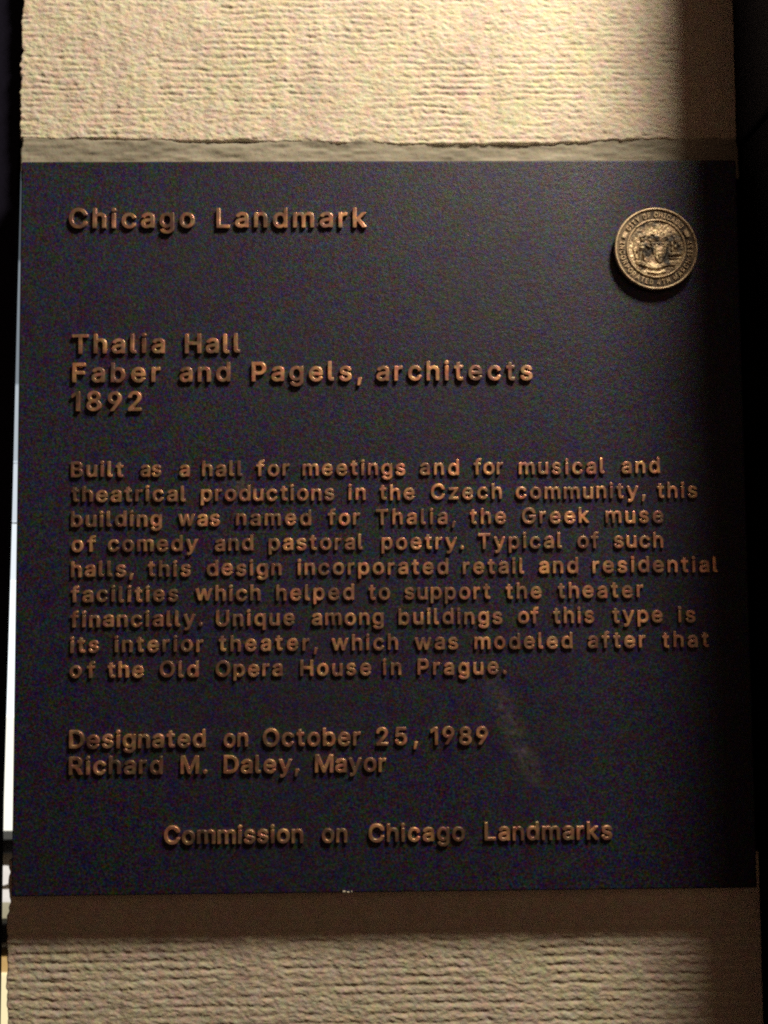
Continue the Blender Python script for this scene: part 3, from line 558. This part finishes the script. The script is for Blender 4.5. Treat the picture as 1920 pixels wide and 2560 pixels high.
rng = random.Random(4)
NAMES = {',': 'comma', '.': 'full_stop'}
rest_v, rest_f = [], []
placed = 0
lines_sorted = [i for i, l in enumerate(LINES) if l[0] > 11] + [i for i, l in enumerate(LINES) if l[0] <= 11]
for i in lines_sorted:
    cap, zb, words = LINES[i]
    cap *= 0.001
    if 4 <= i <= 12: zb = 56.4 - 16.93 * (i - 4)
    zb *= 0.001
    n = sum(len(w) for w, a, b in words)
    single = placed + n <= 306
    if single:
        placed += n
        line = empty('text_line', Vector((words[0][1] * 0.001, 0, zb)) - PO, plaque)
        line['label'] = 'raised bronze words: ' + ' '.join(w for w, a, b in words[:9])
    for w, a, b in words:
        a *= 0.001; b *= 0.001
        k = cap
        ws = [letter(c)[1] * k for c in w]
        gap = (b - a - sum(ws)) / max(1, len(w) - 1)
        sq = 1.0
        if gap < 0.10 * cap and len(w) > 1:
            sq = (b - a - 0.10 * cap * (len(w) - 1)) / sum(ws); gap = 0.10 * cap
        if gap > 0.36 * cap and len(w) > 1:
            sq = (b - a - 0.36 * cap * (len(w) - 1)) / sum(ws); gap = 0.36 * cap
        x = a if len(w) > 1 else (a + b) / 2 - ws[0] / 2
        for c, lw in zip(w, ws):
            me = letter(c)[0]
            dz = rng.gauss(0, 0.00012)
            if single:
                o = link_mesh('digit' if c.isdigit() else NAMES.get(c, 'letter'), me, None, line)
                o.scale = (k * sq, k, k)
                o.location = Vector((x, 0, zb + dz)) - PO - line.location
                o.rotation_euler = (rng.gauss(0, 0.012), rng.gauss(0, 0.006), rng.gauss(0, 0.02))
            else:
                b0 = len(rest_v)
                rest_v += [(v.co.x * k * sq + x, v.co.y * k, v.co.z * k + zb + dz) for v in me.vertices]
                rest_f += [tuple(j + b0 for j in p.vertices) for p in me.polygons]
            x += lw * sq + gap
o = link_mesh('small_lettering', mesh_from(rest_v, rest_f), BRONZE, plaque)
o.location = -PO
tag(o, 'last lines of the small raised bronze text', kind='stuff')
print('letters as objects', placed)

# ------------------------------------------------------------------ round city seal
SC = Vector((0.1963, 0.0, 0.2118)); SR = 0.0289
def lathe(prof, n=96, bead=0.0):
    v, f = [], []
    for i in range(n):
        a = 2 * math.pi * i / n
        for j, (r, y) in enumerate(prof):
            rr = r
            v.append((rr * math.cos(a), y, rr * math.sin(a)))
    k = len(prof)
    for i in range(n):
        for j in range(k - 1):
            f.append((i * k + j, i * k + j + 1, ((i + 1) % n) * k + j + 1, ((i + 1) % n) * k + j))
    me = mesh_from(v, f)
    bm = bmesh.new(); bm.from_mesh(me)
    bmesh.ops.remove_doubles(bm, verts=bm.verts, dist=1e-6)
    bmesh.ops.recalc_face_normals(bm, faces=bm.faces)
    bm.to_mesh(me); bm.free()
    return me
F = -0.0048                                  # front of the seal's ground
seal = link_mesh('seal', lathe([(0.0, F), (SR * 0.93, F), (SR * 0.955, F - 0.0002), (SR * 0.955, 0.0008)], 128), RECESS, plaque, False)
seal.location = SC - PO
tag(seal, 'round brass city seal standing proud near the upper right corner')
def sp(name, me, mat=BRASS, smooth=True):
    return link_mesh(name, me, mat, seal, smooth)
def ring(r0, r1, h):
    w = (r1 - r0)
    return lathe([(r0, F + 0.0001), (r0 + w * 0.2, F - h * 0.8), (r0 + w * 0.5, F - h), (r1 - w * 0.2, F - h * 0.8), (r1, F + 0.0001)], 128)
sp('rim', lathe([(SR * 0.935, F + 0.0001), (SR * 0.945, F - 0.0007), (SR * 0.965, F - 0.0010), (SR * 0.99, F - 0.0006), (SR, F + 0.0006), (SR * 0.97, -0.0005 + 0.001)], 160))
sp('inner_ring', ring(SR * 0.665, SR * 0.72, 0.0010))
def polar(r, a): return (r * math.cos(a), r * math.sin(a))
for a0, a1 in ((161, 151), (33, 20)):
    q = []
    for a in np.linspace(rad(a0), rad(a1), 6): q.append(polar(SR * 0.865, a))
    for a in np.linspace(rad(a1), rad(a0), 6): q.append(polar(SR * 0.775, a))
    sp('border_bar', prism_mesh(q, F - 0.0009, F + 0.0002), smooth=False)

sv, sf = [], []
SL = {}
def ring_text(text, a_start, a_end, r_base, h, inward):
    adv = []
    for c in text:
        if c == ' ': adv.append(0.45); continue
        if c not in SL: SL[c] = glyph_mesh(c, sx=0.82, offset=-0.018, depth=0.12, bevel=0.02)
        adv.append(SL[c][1] + 0.24)
    tot = sum(adv); s = 0.0
    for c, w in zip(text, adv):
        a = a_start + (a_end - a_start) * (s + w / 2) / tot
        s += w
        if c == ' ': continue
        me, gw = SL[c]
        a = rad(a)
        if inward:      # foot outwards, read along the bottom
            upv = Vector((-math.cos(a), 0, -math.sin(a))); rtv = Vector((-math.sin(a), 0, math.cos(a)))
            org = Vector((math.cos(a), 0, math.sin(a))) * (r_base + h)
        else:
            upv = Vector((math.cos(a), 0, math.sin(a))); rtv = Vector((math.sin(a), 0, -math.cos(a)))
            org = Vector((math.cos(a), 0, math.sin(a))) * r_base
        b0 = len(sv)
        for v in me.vertices:
            p = org + rtv * (v.co.x - gw / 2) * h + upv * v.co.z * h
            sv.append((p.x, F + v.co.y * h - 0.0002, p.z))
        sf.extend(tuple(j + b0 for j in p.vertices) for p in me.polygons)
ring_text('CITY OF CHICAGO', 147, 38, SR * 0.760, SR * 0.120, False)
ring_text('INCORPORATED 4TH MARCH 1837', 167, 374, SR * 0.760, SR * 0.120, True)
tag(sp('seal_lettering', mesh_from(sv, sf), BRASS, False), kind='stuff')

# low relief in the middle of the seal: shield with child on a shell, figure, ship, ribbon
R = SR * 0.665
N = 170
gx = np.linspace(-1, 1, N)[None, :] + np.zeros((N, 1)); gz = np.linspace(-1, 1, N)[:, None] + np.zeros((1, N))
H = np.zeros((N, N))
def soft(d, w=0.035): return 1 / (1 + np.exp(np.clip(d / w * 4, -40, 40)))
def seg_d(x0, z0, x1, z1):
    dx, dz = x1 - x0, z1 - z0; L2 = dx * dx + dz * dz + 1e-9
    tt = np.clip(((gx - x0) * dx + (gz - z0) * dz) / L2, 0, 1)
    return np.hypot(gx - x0 - tt * dx, gz - z0 - tt * dz)
def stroke(pts, w, h):
    global H
    for (a, b), (c, d) in zip(pts[:-1], pts[1:]):
        H = np.maximum(H, h * soft(seg_d(a, b, c, d) - w))
def blob(x, z, rx, rz, h):
    global H
    H = np.maximum(H, h * np.sqrt(np.clip(1.15 - ((gx - x) / rx) ** 2 - ((gz - z) / rz) ** 2, 0, 1)))
# shield
sh = np.maximum(np.abs(gx - 0.12) - 0.30 * np.sqrt(np.clip((gz + 0.52) / 0.55, 0, 1)), gz - 0.16)
H = np.maximum(H, (0.75 + 0.22 * np.sign(np.sin((gx - 0.12) * 40))) * soft(sh))
stroke([(-0.18, 0.18), (0.42, 0.18)], 0.035, 1.1)
blob(0.12, -0.12, 0.11, 0.19, 1.35); blob(0.12, -0.30, 0.06, 0.10, 1.25)
# shell and child above
blob(0.05, 0.40, 0.36, 0.20, 0.9)
for k in range(7):
    a = rad(30 + k * 20); stroke([(0.05, 0.28), (0.05 + 0.36 * math.cos(a), 0.28 + 0.34 * math.sin(a))], 0.022, 1.15)
blob(0.03, 0.42, 0.15, 0.10, 1.4); blob(-0.10, 0.50, 0.07, 0.07, 1.45)
# figure on the left
blob(-0.50, 0.30, 0.07, 0.085, 1.35); blob(-0.50, 0.02, 0.12, 0.24, 1.25)
stroke([(-0.46, -0.15), (-0.40, -0.52)], 0.05, 1.15); stroke([(-0.56, -0.15), (-0.62, -0.50)], 0.05, 1.15)
stroke([(-0.42, 0.15), (-0.24, 0.05)], 0.04, 1.2); stroke([(-0.60, 0.15), (-0.70, -0.10)], 0.04, 1.1)
stroke([(-0.76, 0.30), (-0.82, 0.0), (-0.74, -0.35)], 0.02, 0.9)
stroke([(-0.55, 0.42), (-0.42, 0.46)], 0.035, 1.1)
# ship on the right
stroke([(0.50, -0.22), (0.88, -0.20)], 0.055, 1.2); stroke([(0.88, -0.16), (0.94, -0.02)], 0.02, 1.0)
for mx_, t_ in ((0.57, 0.30), (0.70, 0.42), (0.82, 0.26)):
    stroke([(mx_, -0.16), (mx_, t_)], 0.014, 0.9)
    blob(mx_, t_ - 0.14, 0.055, 0.10, 1.05); blob(mx_, t_ - 0.36, 0.065, 0.09, 1.05)
for k in range(5): stroke([(0.46 + 0.08 * k, -0.34 - 0.03 * (k % 2)), (0.54 + 0.08 * k, -0.36)], 0.018, 0.7)
# ribbon
rib = [(-0.66, -0.52), (-0.42, -0.58), (-0.18, -0.68), (0.10, -0.66), (0.34, -0.58), (0.62, -0.56)]
stroke(rib, 0.075, 1.0); stroke([(x, z - 0.02) for x, z in rib[1:-1]], 0.03, 0.8)
stroke([(-0.30, -0.86), (0.0, -0.90), (0.30, -0.84)], 0.03, 0.8)
H += 0.18 * vnoise(gx * 14, gz * 14, 3) + 0.10 * vnoise(gx * 30, gz * 30, 4)
rr = np.hypot(gx, gz)
keep = rr < 0.995
H = H * np.clip((0.99 - rr) / 0.05, 0, 1)
verts = np.stack([gx * R, F - 0.0002 - 0.00105 * H, gz * R], -1).reshape(-1, 3)
idx = np.arange(N * N).reshape(N, N)
q = np.stack([idx[:-1, :-1], idx[:-1, 1:], idx[1:, 1:], idx[1:, :-1]], -1).reshape(-1, 4)
kf = keep.reshape(-1)
q = q[kf[q].all(1)]
t = NT('relief_brass')
tc = t.node('ShaderNodeTexCoord'); sx = t.node('ShaderNodeSeparateXYZ')
c = t.ramp(t.noise(95, 4, 0.65), [(0.40, (0.03, 0.028, 0.026)), (0.5, (0.26, 0.19, 0.115)), (0.60, (0.62, 0.49, 0.31))])
c = t.mix(c, t.noise(500, 2, 0.6, colour=True), 0.25, 'OVERLAY')
t.bump(t.noise(900, 3), 0.0003, 0.5)
RELIEF = t.set(color=c, rough=0.5, metal=0.4)
me = mesh_from(verts.tolist(), q.tolist())
bm = bmesh.new(); bm.from_mesh(me)
bmesh.ops.delete(bm, geom=[v for v in bm.verts if not v.link_faces], context='VERTS')
bm.to_mesh(me); bm.free()
sp('emblem_relief', me, RELIEF)
